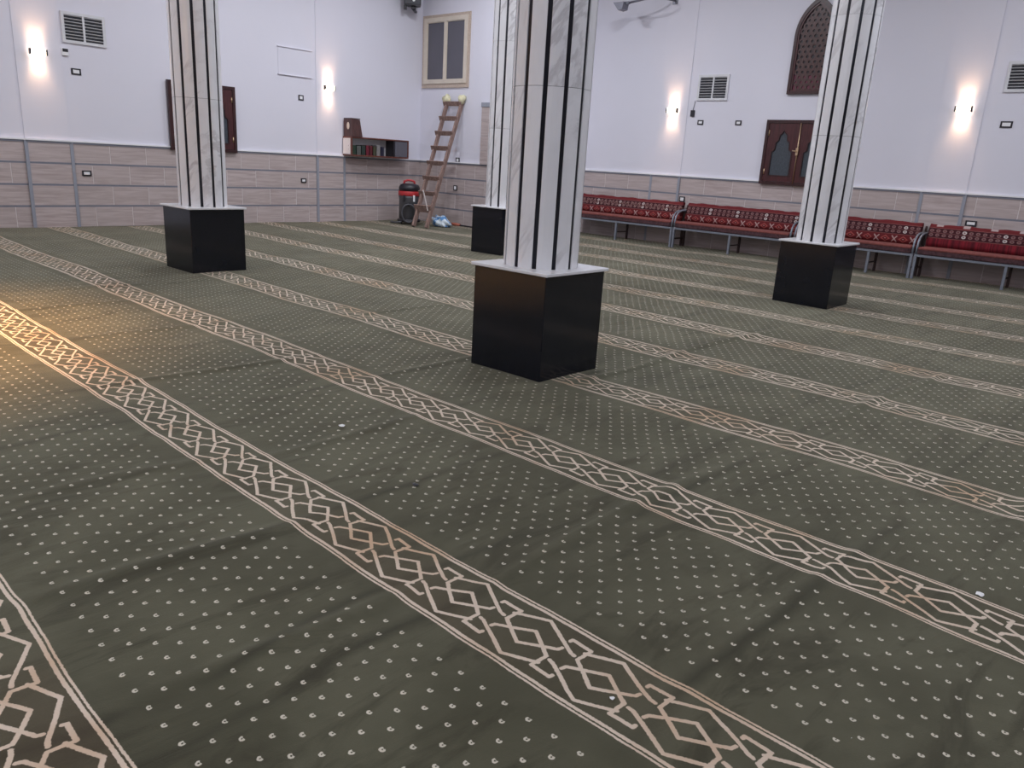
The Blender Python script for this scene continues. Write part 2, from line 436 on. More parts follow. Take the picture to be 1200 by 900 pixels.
M['panel_glow'] = emit('lit_panel', LAMP_COL, 3.0)
M['pendant_glow'] = emit('lit_pendant', (1.0, 0.62, 0.32), 5.0)

# ------------------------------------------------------------------ room shell
XL, XR, YF, YB, YW, XW = -14.6, 5.0, -5.0, 14.75, 12.88, -11.5
struct('floor', box(new(), XL - .2, XR + .2, YF - .2, YB + .2, -0.25, -0.035), M['slab'])
struct('ceiling', box(new(), XL - .2, XR + .2, YF - .2, YB + .2, CEIL, CEIL + .2), M['ceiling'])
wall_left = struct('wall_left', box(new(), XL - .2, XL, YF - .2, YB + .2, -0.035, CEIL), M['wall'])
wall_right = struct('wall_right', box(new(), XR, XR + .2, YF - .2, YB + .2, -0.035, CEIL), M['wall'])
wall_front = struct('wall_front', box(new(), XL, XR, YF - .2, YF, -0.035, CEIL), M['wall'])
wall_back = struct('wall_back', box(new(), XL, XR, YB, YB + .2, -0.035, CEIL), M['wall'])
wall_corner = struct('wall_corner', box(new(), XL, XW, YW, YB, -0.035, CEIL), M['wall'])   # the boxed-in corner room

# dado: rows of stone tiles between blue-grey joints, and the pilasters' grey edge strips
ROWS = [0.0, 0.35, 0.70, 1.05, 1.40]
JH = 0.030
def dado(wall, fn, s0, s1, breaks, holes, phase, tl=0.62, visible=None):
    """fn(s, d, z) -> world; s runs along the wall, d is the distance out of it. breaks: pilasters (a, b)"""
    def slab_mesh(L, h, th, nm, mat):
        bm = new(); prism(bm, [(0, 0), (L, 0), (L, h), (0, h)], lambda a, b, d: Vector(fn(a, d, b)) - Vector(fn(0, 0, 0)), 0.0, th)
        return mesh_of(nm, bm, mat)
    cache = {}
    def piece(nm, a, b, z0, z1, d0, th, mat):
        key = (nm, round(b - a, 3), round(z1 - z0, 3), th)
        if key not in cache: cache[key] = slab_mesh(b - a, z1 - z0, th, nm, mat)
        o = obj(nm, cache[key], mat, wall); o.location = fn(a, d0, z0); return o
    piece('dado_backing', s0, s1, 0.0, 1.40, 0.0, 0.012, M['grout'])
    edges = [s0] + [e for b in breaks for e in b] + [s1]
    for i in range(len(edges) - 1):
        a, b = edges[i], edges[i + 1]; pil = i % 2 == 1
        dd = 0.020 if pil else 0.0
        if b - a < 0.02: continue
        if pil:
            piece('pilaster', a, b, 1.40, CEIL - .002, 0.0, 0.012, M['wall'])
            piece('pilaster_backing', a, b, 0.0, 1.40, 0.012, 0.020, M['grout'])
        for r in range(4):
            z0, z1 = ROWS[r] + (JH / 2 if r else 0.0), ROWS[r + 1] - (JH / 2 if r < 3 else JH)
            if pil: cuts = [a, b]
            else:
                off = phase + (tl / 2 if r % 2 else 0.0)
                k0 = math.ceil((a - off) / tl + 0.08); cuts = [a]
                k = k0
                while off + k * tl < b - 0.05: cuts.append(off + k * tl); k += 1
                cuts.append(b)
            for c0, c1 in zip(cuts, cuts[1:]):
                if any(h0 - 0.001 < (c0 + c1) / 2 < h1 and z1 > hz for h0, h1, hz in holes) and False: continue
                piece('tile', c0 + 0.006, c1 - 0.006, z0, z1, 0.012 + dd, 0.005, M['tile'])
            # the joint above this row; a white plaster lip tops the dado
            if r == 3: piece('plaster_lip', a, b, 1.401, 1.425, 0.0, 0.040 + dd, M['lip'])
            piece('joint_strip' if r < 3 else 'dado_cap', a, b, z1, z1 + JH, 0.012 + dd, 0.006 if r < 3 else 0.016, M['joint'])
    for (a, b) in breaks:
        for e in (a, b):
            piece('edge_strip', e - 0.026, e + 0.026, 0.0, 1.40, 0.012, 0.034, M['strip'])
fl = lambda s, d, z: (XL + d, s, z)
dado(wall_left, fl, 2.2, YW, [(4.41, 5.09), (9.96, 10.65)], [], 5.40)
fw_ = lambda s, d, z: (s, YW - d, z)
dado(wall_corner, fw_, XL + .03, XW, [], [], -13.62)
fb = lambda s, d, z: (s, YB - d, z)
dado(wall_back, fb, XW, 0.4, [(-9.2, -8.52), (-3.81, -3.15)], [], -10.72)
# tall tiled jamb on the corner wall
jm = new(); box(jm, -12.52, XW, YW - 0.045, YW, 1.40, 2.62); obj('jamb_backing', jm, M['grout'], wall_corner)
for k in range(4):
    b_ = new(); box(b_, -12.52, -12.02, YW - 0.056, YW - 0.045, 1.405 + k * .303, 1.40 + (k + 1) * .303 - .004); obj('tile', b_, M['tile'], wall_corner)
    b_ = new(); box(b_, -12.012, XW, YW - 0.056, YW - 0.045, 1.405 + k * .303, 1.40 + (k + 1) * .303 - .004); obj('tile', b_, M['tile'], wall_corner)
b_ = new(); box(b_, -12.535, XW, YW - 0.07, YW, 2.615, 2.71, 0.006); obj('jamb_cap', b_, M['strip'], wall_corner)

# ------------------------------------------------------------------ carpet
def carpet():
    xs = np.concatenate([np.arange(XL + .002, -6.0, .06), np.arange(-6.0, 1.0, .025), np.linspace(1.0, XR - .002, 18)])
    ys = np.concatenate([np.linspace(YF + .002, -0.001, 18), np.arange(0.0, 7.0, .025), np.arange(7.0, YB - .03, .055), [YB - .002]])
    X, Y = np.meshgrid(xs, ys)
    c, s = math.cos(TH), math.sin(TH)
    U = c * X - s * Y; V = s * X + c * Y
    rs = np.random.RandomState(3)
    Z = np.zeros_like(X)
    for k in range(26):                      # gentle unevenness
        a = rs.uniform(0, 2 * PI); f = rs.uniform(1.5, 7.0)
        Z += 0.0016 / (f / 3) * np.sin(f * (np.cos(a) * X + np.sin(a) * Y) + rs.uniform(0, 6.3))
    for u0, v0, v1, h in ((-7.7, 1.7, 2.8, .012), (-6.38, 1.7, 3.0, .014), (-4.98, 1.7, 3.0, .014), (-4.22, 3.2, 4.5, .012), (-3.33, 4.3, 7.2, .018),
                          (-3.4, 1.9, 2.9, .010), (-2.64, 0.7, 1.6, .014), (-1.95, 0.8, 1.5, .014), (-1.76, 1.9, 3.6, .012), (-1.66, 4.9, 7.0, .016), (-3.5, 0.8, 1.6, .008),
                          (-6.0, 4.2, 5.4, .010), (-8.6, 2.2, 4.0, .010), (-0.9, 2.0, 3.4, .010), (-0.5, 4.0, 6.0, .012)):
        wv = u0 + 0.035 * np.sin(2.3 * V + u0)
        g = np.exp(-((U - wv) / 0.035) ** 2) * 1 / (1 + np.exp(-(V - v0) * 9)) * 1 / (1 + np.exp((V - v1) * 9))
        Z += h * g
    Z = np.clip(Z, -0.012, 0.03)
    ny, nx = X.shape
    I = np.arange(ny * nx).reshape(ny, nx)
    Q = np.stack([I[:-1, :-1], I[:-1, 1:], I[1:, 1:], I[1:, :-1]], -1).reshape(-1, 4)
    cx = (X[:-1, :-1] + X[1:, 1:]).ravel() / 2; cyy = (Y[:-1, :-1] + Y[1:, 1:]).ravel() / 2
    Q = Q[~((cx < XW) & (cyy > YW - .01))]
    me = bpy.data.meshes.new('carpet')
    co = np.stack([X.ravel(), Y.ravel(), Z.ravel()], -1).astype(np.float32)
    me.vertices.add(len(co)); me.vertices.foreach_set('co', co.ravel())
    me.loops.add(Q.size); me.loops.foreach_set('vertex_index', Q.ravel().astype(np.int32))
    me.polygons.add(len(Q)); me.polygons.foreach_set('loop_start', np.arange(0, Q.size, 4, dtype=np.int32))
    me.polygons.foreach_set('use_smooth', np.ones(len(Q), dtype=bool))
    me.materials.append(M['carpet']); me.update(calc_edges=True)
    o = bpy.data.objects.new('carpet', me); C.objects.link(o)
    tag(o, 'dark green wall-to-wall prayer carpet with cream interlaced bands and rows of small flowers', 'carpet')
carpet()

# ------------------------------------------------------------------ columns
def strip_mesh(a0, a1, r, th, z0, z1):
    bm = new()
    pts = [(r * math.cos(a), r * math.sin(a)) for a in (a0, a0 + (a1 - a0) / 3, a0 + 2 * (a1 - a0) / 3, a1)]
    inn = [((r - th) * math.cos(a), (r - th) * math.sin(a)) for a in (a1, a0)]
    prism(bm, pts + inn, lambda a, b, d: Vector((a, b, d)), z0, z1)
    bmesh.ops.bevel(bm, geom=[e for e in bm.edges if abs(e.verts[0].co.z - e.verts[1].co.z) > .5 and min(v.co.to_2d().length for v in e.verts) > r - .004 and
                              min(abs(math.remainder(math.atan2(e.verts[0].co.y, e.verts[0].co.x) - q, 2 * PI)) for q in (a0, a1)) < 1e-3], offset=.002, segments=1, affect='EDGES')
    return mesh_of('marble_strip', bm, M['marble'])
COLS = [((-3.67, 4.455), 'nearest striped marble column on a black pedestal, middle of the photo'),
        ((-9.26, 4.673), 'striped marble column on a black pedestal in front of the dark shutters, at left'),
        ((-3.58, 9.748), 'striped marble column on a black pedestal by the red benches, at right'),
        ((-8.95, 9.745), 'striped marble column partly hidden behind the nearest column')]
RC = 0.278
segz = [(0.773, 2.0), (2.003, 3.3), (3.303, 4.6), (4.603, 5.98)]
hw = math.radians(3.4)
smesh = {}
for k in range(12):
    for j, (z0, z1) in enumerate(segz):
        smesh[k, j] = strip_mesh(math.radians(30 * k) + hw, math.radians(30 * k + 30) - hw, RC, 0.012, z0, z1)
for i, ((cx, cy), lab) in enumerate(COLS):
    t = thing('marble_column', lab, 'column', (cx, cy, 0), 0, 'striped marble columns of the hall')
    obj('pedestal', box(new(), -.345, .345, -.345, .345, -0.03, .75, .004), M['black'], t)
    obj('pedestal_top', box(new(), -.368, .368, -.368, .368, .75, .773, .004), M['top_marble'], t)
    bm = new(); lathe(bm, [(RC - .009, .773), (RC - .009, 5.99)], 48); obj('core', bm, M['core'], t)
    for k in range(12):
        for j in range(4):
            obj('marble_strip', smesh[k, j], None, t)
    obj('capital', box(new(), -.36, .36, -.36, .36, 5.86, 5.999, .01), M['top_marble'], t)

# ------------------------------------------------------------------ windows
def make_shutter(name, loc, rotz, W, H):
    """wooden double casement; local x along the wall, y out of the wall is -y, z up from its sill"""
    t = struct_root(name, loc, rotz)
    F = lambda a, b, d: Vector((a, -d, b))
    fr = 0.055
    o = obj('window_frame', ring_prism(new(), [(-W/2, 0), (W/2, 0), (W/2, H), (-W/2, H)], [(-W/2 + fr, fr), (W/2 - fr, fr), (W/2 - fr, H - fr), (-W/2 + fr, H - fr)], F, 0.0, 0.06), M['mahogany_dark'], t)
    lw = (W - 2 * fr) / 2
    for s in (-1, 1):
        x0 = -W/2 + fr if s < 0 else 0.004
        x1 = -0.004 if s < 0 else W/2 - fr
        cx = (x0 + x1) / 2; z0 = fr + .003; z1 = H - fr - .003
        hw_ = (x1 - x0) / 2 - 0.115; b0 = z0 + 0.115; HH = z1 - z0
        # stepped, pointed outline of the pane
        half = [(hw_, b0), (hw_, b0 + HH * .40), (hw_ * .70, b0 + HH * .435), (hw_ * .66, b0 + HH * .56), (hw_ * .40, b0 + HH * .595), (hw_ * .36, b0 + HH * .68), (hw_ * .16, b0 + HH * .71), (0, b0 + HH * .76)]
        inner = [(cx + a, b) for a, b in half] + [(cx - a, b) for a, b in half[-2::-1]]
        n = len(inner)
        # outer outline with matching point count, walking the rectangle the same way round
        def on_rect(a, b):
            dx, dy = (a - cx) / ((x1 - x0) / 2), (b - (z0 + z1) / 2) / ((z1 - z0) / 2)
            m = max(abs(dx), abs(dy)); return (cx + dx / m * (x1 - x0) / 2, (z0 + z1) / 2 + dy / m * (z1 - z0) / 2)
        outer = [on_rect(a, b) for a, b in inner]
        outer[0] = (x1, z0); outer[-1] = (x0, z0)
        k1 = min(range(n // 2 + 1), key=lambda i: (outer[i][0] - x1) ** 2 + (outer[i][1] - z1) ** 2); outer[k1] = (x1, z1)
        outer[n - 1 - k1] = (x0, z1)
        leaf = obj('shutter_leaf', ring_prism(new(), outer, inner, F, 0.012, 0.045), M['mahogany'], t)
        pane = obj('pane', prism(new(), inner, F, 0.016, 0.026), M['teal_glass'], leaf)
        big = [(cx + (a - cx) * 1.13, b0 - .02 + (b - b0) * 1.05) for a, b in inner]
        obj('moulding', ring_prism(new(), big, inner, F, 0.044, 0.052), M['mahogany_dark'], leaf)
        for hz in (0.2, 0.8):
            hx = x0 + .02 if s < 0 else x1 - .02
            bm = new(); tube(bm, [F(hx, H * hz - .05, .055), F(hx, H * hz + .05, .055)], .011, 8); obj('hinge', bm, M['brass'], leaf)
    bm = new(); tube(bm, [F(0.0, .03, .06), F(0.0, H - .05, .06)], .010, 8)
    o = obj('bolt_rod', bm, M['brass'], t)
    bm = new(); box(bm, -.025, .025, -.085, -.055, H * .46, H * .58, .006); tube(bm, [F(0, H * .52, .08), F(-.03, H * .53, .10), F(-.085, H * .535, .095)], .011, 8)
    obj('bolt_handle', bm, M['brass'], o)
    return t
make_shutter('window_1', (XL + 0.0, 7.43, 1.362), PI / 2, 1.307, 1.21)
make_shutter('window_3', (-6.07, YB, 1.362), 0, 1.345, 1.175)
# (the shutters' lower ends lie over the dado's top rows, so they stand out of the wall by the dado's depth)
for o in bpy.data.objects:
    if o.name == 'window_1': o.location.x += 0.024
    if o.name == 'window_3': o.location.y -= 0.024

def cream_window():
    W, H = 1.54, 1.55
    t = struct_root('window_2', (-13.775, YW, 3.036))
    F = lambda a, b, d: Vector((a, -d, b))
    R = lambda x0, x1, z0, z1: [(x0, z0), (x1, z0), (x1, z1), (x0, z1)]
    obj('border', ring_prism(new(), R(-W/2, W/2, 0, H), R(-W/2 + .07, W/2 - .07, .10, H - .07), F, 0, .03), M['carved'], t)
    obj('window_frame', ring_prism(new(), R(-W/2 + .06, W/2 - .06, .09, H - .06), R(-W/2 + .16, W/2 - .16, .17, H - .15), F, 0, .05), M['cream'], t)
    obj('mullion', box(new(), -.04, .035, -.055, -.0, .17, H - .15, .005), M['cream'], t)
    for x0, x1 in ((-W/2 + .16, -.04), (.035, W/2 - .16)):
        s = obj('sash', ring_prism(new(), R(x0, x1, .17, H - .15), R(x0 + .015, x1 - .015, .185, H - .165), F, 0, .035), M['cream'], t)
        obj('pane', box(new(), x0 + .010, x1 - .010, -.016, -.008, .18, H - .16), M['grey_glass'], s)
cream_window()

def arch_window():
    hw_, z0, zs, za = 0.385, 2.992, 3.98, 4.625
    def arch(h, base, spring, apex):
        pts = [(h, base), (h, spring)]
        H_ = apex - spring
        Rr = (h * h + H_ * H_) / (2 * h)      # arc through (h, spring) and (0, apex), vertical at the springing
        a1 = math.atan2(H_, Rr - h) if Rr > h else PI / 2
        for k in range(1, 9):
            a = a1 * k / 8; pts.append((h - Rr + Rr * math.cos(a), spring + Rr * math.sin(a)))
        pts[-1] = (0, apex)
        return pts + [(-a, b) for a, b in pts[-2::-1]]
    t = struct_root('window_4', (-6.07, YB, 0))
    F = lambda a, b, d: Vector((a, -d, b))
    outer, mid, inner = arch(hw_, z0, zs, za), arch(hw_ - .055, z0 + .05, zs, za - .085), arch(hw_ - .085, z0 + .075, zs, za - .125)
    obj('window_frame', ring_prism(new(), outer, mid, F, 0, .06), M['mahogany_dark'], t)
    obj('inner_frame', ring_prism(new(), mid, inner, F, 0, .045), M['mahogany'], t)
    obj('pane', prism(new(), arch(hw_ - .06, z0 + .33, zs, za - .09), F, .002, .010), M['dark_glass'], t)
    obj('painted_glow_pane', box(new(), -hw_ + .06, hw_ - .06, -.010, -.002, z0 + .055, z0 + .33), M['painted_pink_glow'], t)  # pink glow at the window's foot, painted as the colour of this pane
    # pierced lattice: rosettes of rings, three sizes
    bm = new()
    def inside(a, b):
        if b < z0 + .10: return False
        lim = hw_ - .10
        if b > zs: lim = (hw_ - .10) * max(0, 1 - ((b - zs) / (za - zs - .12)) ** 1.7)
        return abs(a) < lim
    s = 0.100
    for j in range(22):
        for i in range(-6, 7):
            a = (i + (j % 2) * .5) * s; b = z0 + .12 + j * s * .866
            if not inside(a, b): continue
            big = (i - (j % 2)) % 3 == 0 and j % 2 == 0
            ro, ri = s * .60, s * (.36 if big else .27)
            n = 6
            o_ = [(a + ro * math.cos(PI / 6 + 2 * PI * k / n), b + ro * math.sin(PI / 6 + 2 * PI * k / n)) for k in range(n)]
            i_ = [(a + ri * math.cos(PI / 6 + 2 * PI * k / n), b + ri * math.sin(PI / 6 + 2 * PI * k / n)) for k in range(n)]
            L = [[bm.verts.new(F(p, q, d)) for p, q in oo] for d in (.014, .030) for oo in (o_, i_)]
            for k in range(n):
                m_ = (k + 1) % n
                bm.faces.new((L[2][k], L[3][k], L[3][m_], L[2][m_])); bm.faces.new((L[1][k], L[1][m_], L[3][m_], L[3][k])); bm.faces.new((L[0][k], L[2][k], L[2][m_], L[0][m_]))
    bmesh.ops.recalc_face_normals(bm, faces=bm.faces[:])
    o = obj('lattice', bm, M['walnut'], t); o['kind'] = 'stuff'
arch_window()

# ------------------------------------------------------------------ wall fittings. local frame: x along the wall, -y out of the wall, z up
def on_left(y, z, out=0.0): return (XL + out, y, z), PI / 2
def on_back(x, z, out=0.0): return (x, YB - out, z), 0.0
def on_corner(x, z, out=0.0): return (x, YW - out, z), 0.0

def vent(place, W, H, label):
    t = thing('vent_grille', label, 'vent', place[0], place[1], 'louvred vent grilles high on the walls')
    F = lambda a, b, d: Vector((a, -d, b))
    R = lambda x0, x1, z0, z1: [(x0, z0), (x1, z0), (x1, z1), (x0, z1)]
    obj('backing', box(new(), -W/2 + .02, W/2 - .02, -.008, -.001, .02, H - .02), M['vent_dark'], t)
    obj('grille_frame', ring_prism(new(), R(-W/2, W/2, 0, H), R(-W/2 + .045, W/2 - .045, .045, H - .045), F, 0, .028), M['vent'], t)
    obj('mullion', box(new(), -.016, .016, -.026, -.001, .045, H - .045), M['vent'], t)
    n = 8; st = (H - .09) / n
    bm0 = new(); w_ = W/2 - .045 - .016
    bar(bm0, (0, -.010, 0), (w_, -.010, 0), .006, .024, (0, 0, 1))
    for v in bm0.verts:
        v.co = Matrix.Rotation(math.radians(-32), 3, 'X') @ (v.co - Vector((0, -.012, 0))) + Vector((0, -.013, 0))
    sl = mesh_of('slat', bm0, M['vent'])
    for k in range(n):
        for x0 in (-W/2 + .045, .016):
            obj('slat', sl, None, t, (x0, 0, .045 + st * (k + .75)))
    return t
vent(on_left(5.463, 2.96), .68, .475, 'white louvred vent grille beside the leftmost wall lamp')
vent(on_back(-8.0, 2.895), .67, .485, 'white louvred vent grille beside the lamp nearest the arched window')
vent(on_back(-2.60, 2.985), .67, .455, 'white louvred vent grille cut off by the right edge of the photo')

def switch(place, label, W=.125, H=.082):
    t = thing('wall_switch', label, 'switch', place[0], place[1], 'dark framed switches and sockets on the walls')
    F = lambda a, b, d: Vector((a, -d, b))
    R = lambda x, z: [(-x, -z), (x, -z), (x, z), (-x, z)]
    bm = ring_prism(new(), R(W/2, H/2), R(W/2 - .026, H/2 - .022), F, 0, .012); pl_ = obj('plate', bm, M['dark_plastic'], t)
    obj('rocker', box(new(), -W/2 + .026, W/2 - .026, -.014, 0, -H/2 + .022, H/2 - .022, .002), M['white_plastic'], pl_)
D = 0.0225
switch(on_left(5.286, 2.528), 'dark framed white switch below the left vent grille', .15, .10)
switch(on_left(9.594, 2.524), 'dark framed white switch below the pale wall panel', .12, .105)
switch(on_left(5.295, .899, D), 'dark framed socket in the tiles at far left', .15, .09)
switch(on_left(9.607, .867, D), 'dark framed socket in the tiles right of the left column', .13, .09)
switch(on_corner(-13.277, 1.465), 'small dark socket just above the tiles by the ladder', .12, .11)
switch(on_corner(-13.301, .839, D), 'small dark socket in the tiles by the ladder', .12, .12)
switch(on_back(-8.193, 2.478), 'dark framed white switch below the middle vent grille', .13, .09)
switch(on_back(-7.363, 2.479), 'dark framed white switch left of the arched window shutters', .13, .09)
switch(on_back(-2.792, 2.503), 'dark framed white switch below the right-edge vent grille', .17, .10)
switch(on_back(-8.40, .945, D), 'dark framed socket above the arm between the two left benches', .13, .11)
switch(on_back(-2.98, .945, D), 'dark framed socket above the back of the rightmost bench', .17, .09)

t = thing('thermostat', 'small white thermostat with a dark screen below the left vent grille', 'thermostat', *on_left(5.14, 2.755))
obj('case', box(new(), -.05, .05, -.03, 0, 0, .115, .004), M['white_plastic'], t)
obj('screen', box(new(), -.04, .045, -.034, -.029, .058, .108, .002), M['dark_plastic'], t)
t = thing('control_box', 'small black box hanging by a cable under the middle vent grille', 'control box', *on_back(-8.39, 2.59))
obj('case', box(new(), -.042, .042, -.035, 0, 0, .12, .004), M['dark_plastic'], t)
bm = new(); tube(bm, [(0.0, -.012, .118), (.012, -.012, .2), (.03, -.012, .30)], .006, 6); obj('cable', bm, M['grey_metal'], t)

t = thing('access_panel', 'flush white panel with a ledge above and below, left of a lamp', 'panel', *on_left(9.465, 2.92))
obj('panel_face', box(new(), -.385, .385, -.008, 0, .02, .52, .002), M['wall'], t)
for z in (0.0, .52): obj('ledge', box(new(), -.40, .40, -.03, 0, z, z + .02, .003), M['wall'], t)

def sconce(place, label, normal, along):
    t = thing('wall_lamp', label, 'lamp', place[0], place[1], 'up and down wall lamps')
    obj('mount_plate', box(new(), -.09, .09, -.015, 0, -.04, .04, .004), M['grey_metal'], t)
    obj('lamp_body', box(new(), -.10, .10, -.10, -.015, -.05, .05, .012, 2), M['lens'], t)
    for q in (-1, 1):
        bm = new(); box(bm, -.012 + q * .118, .012 + q * .118, -.10, -.03, -.045, .045, .006); obj('end_cap', bm, M['dark_plastic'], t)
    p = Vector(place[0]) + Vector(normal) * .06
    for q in (-1, 1):
        spot(p + Vector((0, 0, .052 * q)) + Vector(normal) * .02, Vector(normal) * -0.22 + Vector((0, 0, q)), 9, math.radians(66), .5)
        ld = bpy.data.lights.new('lamp_beam', 'AREA'); ld.shape = 'RECTANGLE'; ld.size = .17; ld.size_y = .07; ld.energy = 0.9; ld.color = WARM; ld.spread = math.radians(88)
        lo = bpy.data.objects.new('lamp_beam', ld); C.objects.link(lo); lo.location = p + Vector((0, 0, .053 * q))
        zz = Vector((0, 0, -q)) + Vector(normal) * .12   # local +Z points away from the beam
        xx = Vector((normal[1], -normal[0], 0)); zz.normalize(); yy_ = zz.cross(xx).normalized(); xx = yy_.cross(zz)
        lo.rotation_euler = Matrix((xx, yy_, zz)).transposed().to_euler()
sconce(on_left(4.72, 2.755, .020), 'lit up-and-down wall lamp left of the leftmost vent grille', (1, 0, 0), 1)
sconce(on_left(10.25, 2.78, .020), 'lit up-and-down wall lamp above the wooden wall shelf', (1, 0, 0), 1)
sconce(on_back(-8.84, 2.70, .020), 'lit up-and-down wall lamp left of the middle vent grille', (0, -1, 0), 0)
sconce(on_back(-3.43, 2.73, .020), 'lit up-and-down wall lamp nearest the right edge of the photo', (0, -1, 0), 0)

# speaker in the corner
t = thing('loudspeaker', 'black loudspeaker on a bracket high in the corner left of the cream window', 'speaker', (-14.3, 12.34, 4.66), math.radians(40))
bm = new(); prism(bm, [(-.19, -.15), (.19, -.15), (.13, .13), (-.13, .13)], lambda a, b, d: Vector((a, b, d)), 0.03, .62); obj('cabinet', bm, M['dark_plastic'], t)
obj('speaker_grille', box(new(), -.175, .175, -.162, -.15, .05, .60, .004), M['core'], t)
bm = new(); lathe(bm, [(.030, 0), (.030, .008)], 16); o = obj('badge', bm, M['white_plastic'], t, (.03, -.162, .13), (PI / 2, 0, 0))
bm = new(); box(bm, -.03, .03, .02, .34, -.05, -.01, .004); box(bm, -.05, .05, -.05, .06, -.03, .03, .004); box(bm, -.20, -.14, -.12, -.04, -.06, .03, .006); obj('bracket', bm, M['dark_plastic'], t)

# floodlight arm at the top edge
t = thing('floodlight', 'grey metal light head on a slim arm at the top edge of the photo', 'light fixture', (-9.97, 14.15, 4.60))
bm = new(); prism(bm, [(-.14, .13), (.115, .13), (.09, .0), (-.01, -.02)], lambda a, b, d: Vector((a, d, b)), -.10, .10); obj('light_head', bm, M['grey_metal'], t)
bm = new(); box(bm, .10, .19, -.03, .03, .09, .14, .005); obj('knuckle', bm, M['joint'], t)
bm = new(); tube(bm, [(.18, 0, .115), (.55, 0, .155), (.80, .15, .19), (.90, .575, .20)], .022, 10); obj('arm', bm, M['grey_metal'], t)
bm = new(); box(bm, .84, .96, .575, .60, .13, .27, .004); obj('wall_plate', bm, M['grey_metal'], t)

# ------------------------------------------------------------------ wall shelf with what stands in and on it
XS0, XS1, YS0, YS1, ZS0, ZS1 = XL + .03, XL + .34, 10.62, 12.24, 1.425, 1.83
t = thing('wall_shelf', 'reddish wooden wall shelf with white side and open compartment', 'shelf', (XS0, YS0, ZS0))
dx, dy, dz = XS1 - XS0, YS1 - YS0, ZS1 - ZS0; th = .03
obj('top_board', box(new(), 0, dx, 0, dy, dz - th, dz, .003), M['shelfwood'], t)
obj('bottom_board', box(new(), 0, dx, 0, dy, 0, th, .003), M['shelfwood'], t)
obj('side_board', box(new(), 0, dx, 0, th, th, dz - th, .002), M['shelfwood'], t)
obj('side_board', box(new(), 0, dx, dy - th, dy, th, dz - th, .002), M['shelfwood'], t)
obj('back_board', box(new(), 0, .015, th, dy - th, th, dz - th), M['vent'], t)
obj('divider', box(new(), .015, dx - .01, dy - .44, dy - .40, th, dz - th), M['dark_plastic'], t)
d_ = obj('glass_door', box(new(), dx - .022, dx - .012, dy - .395, dy - .035, th + .004, dz - th - .004), M['grey_glass'], t); d_['label'] = 'blue-grey glass door'
wp = NT('white_panel_with_marks'); co = wp.coord()
wp.set(wp.mix(wp.step(wp.noise(co, 26, 2), 0.70, 0.74), (0.86, 0.80, 0.78), (0.25, 0.2, 0.2)), .5)
s_ = obj('side_panel', box(new(), .015, dx - .045, -.008, .001, th + .005, dz - th - .005), wp.mat, t); s_['label'] = 'white side panel with faint marks'
# books
bx = [('green', (.025, .07, .045), 'dark green book in the wall shelf'), ('grey', (.15, .16, .15), 'grey book in the wall shelf'), ('dgreen', (.03, .055, .045), 'thick dark green book in the wall shelf'),
      ('red', (.24, .02, .045), 'red book in the wall shelf'), ('crimson', (.15, .02, .03), 'crimson book next to the red book in the wall shelf'), ('olive', (.10, .10, .055), 'olive book in the wall shelf'),
      ('pale', (.38, .36, .36), 'pale book in the wall shelf'), ('navy', (.022, .022, .06), 'navy blue book beside the shelf divider')]
yy = YS0 + .07
for nm, col, lab in bx:
    wd = random.uniform(.095, .15); hh = random.uniform(.19, .235)
    bk = thing('book', lab, 'book', (XS0 + .04, yy, ZS0 + th + .0005), 0, 'books in the wall shelf')
    mt = plain('cover_' + nm, tuple(q * .6 for q in col), .5, .2, 30)
    bm = new(); box(bm, 0, .20, 0, .008, 0, hh); box(bm, 0, .20, wd - .012, wd - .004, 0, hh); box(bm, .192, .20, 0, wd - .004, 0, hh); obj('cover', bm, mt, bk)
    obj('pages', box(new(), .004, .192, .008, wd - .012, .004, hh - .006), M['paper'], bk)
    yy += wd
# the box on the shelf
t = thing('donation_box', 'dark brown sloping wooden box with a pale oval on its side, on the wall shelf', 'box', (XS0 + .02, YS0 + .012, ZS1 + .0005))
bm = new(); prism(bm, [(0, 0), (.33, 0), (.29, .37), (0, .37)], lambda a, b, d: Vector((a * .93, d, b)), 0, .27)
for v in bm.verts:
    if v.co.y > .1 and v.co.z > .2: v.co.y -= .045; v.co.z -= .012
obj('case', bm, M['walnut'], t)
bm = new(); lathe(bm, [(.055, 0), (.055, .006)], 20); o = obj('oval_picture', bm, M['cream'], t, (.155, .0, .22), (PI / 2, 0, 0)); o.scale = (.85, 1.35, 1)
obj('lid', box(new(), -.0, .275, -.004, .235, .365, .380, .003), M['mahogany_dark'], t)

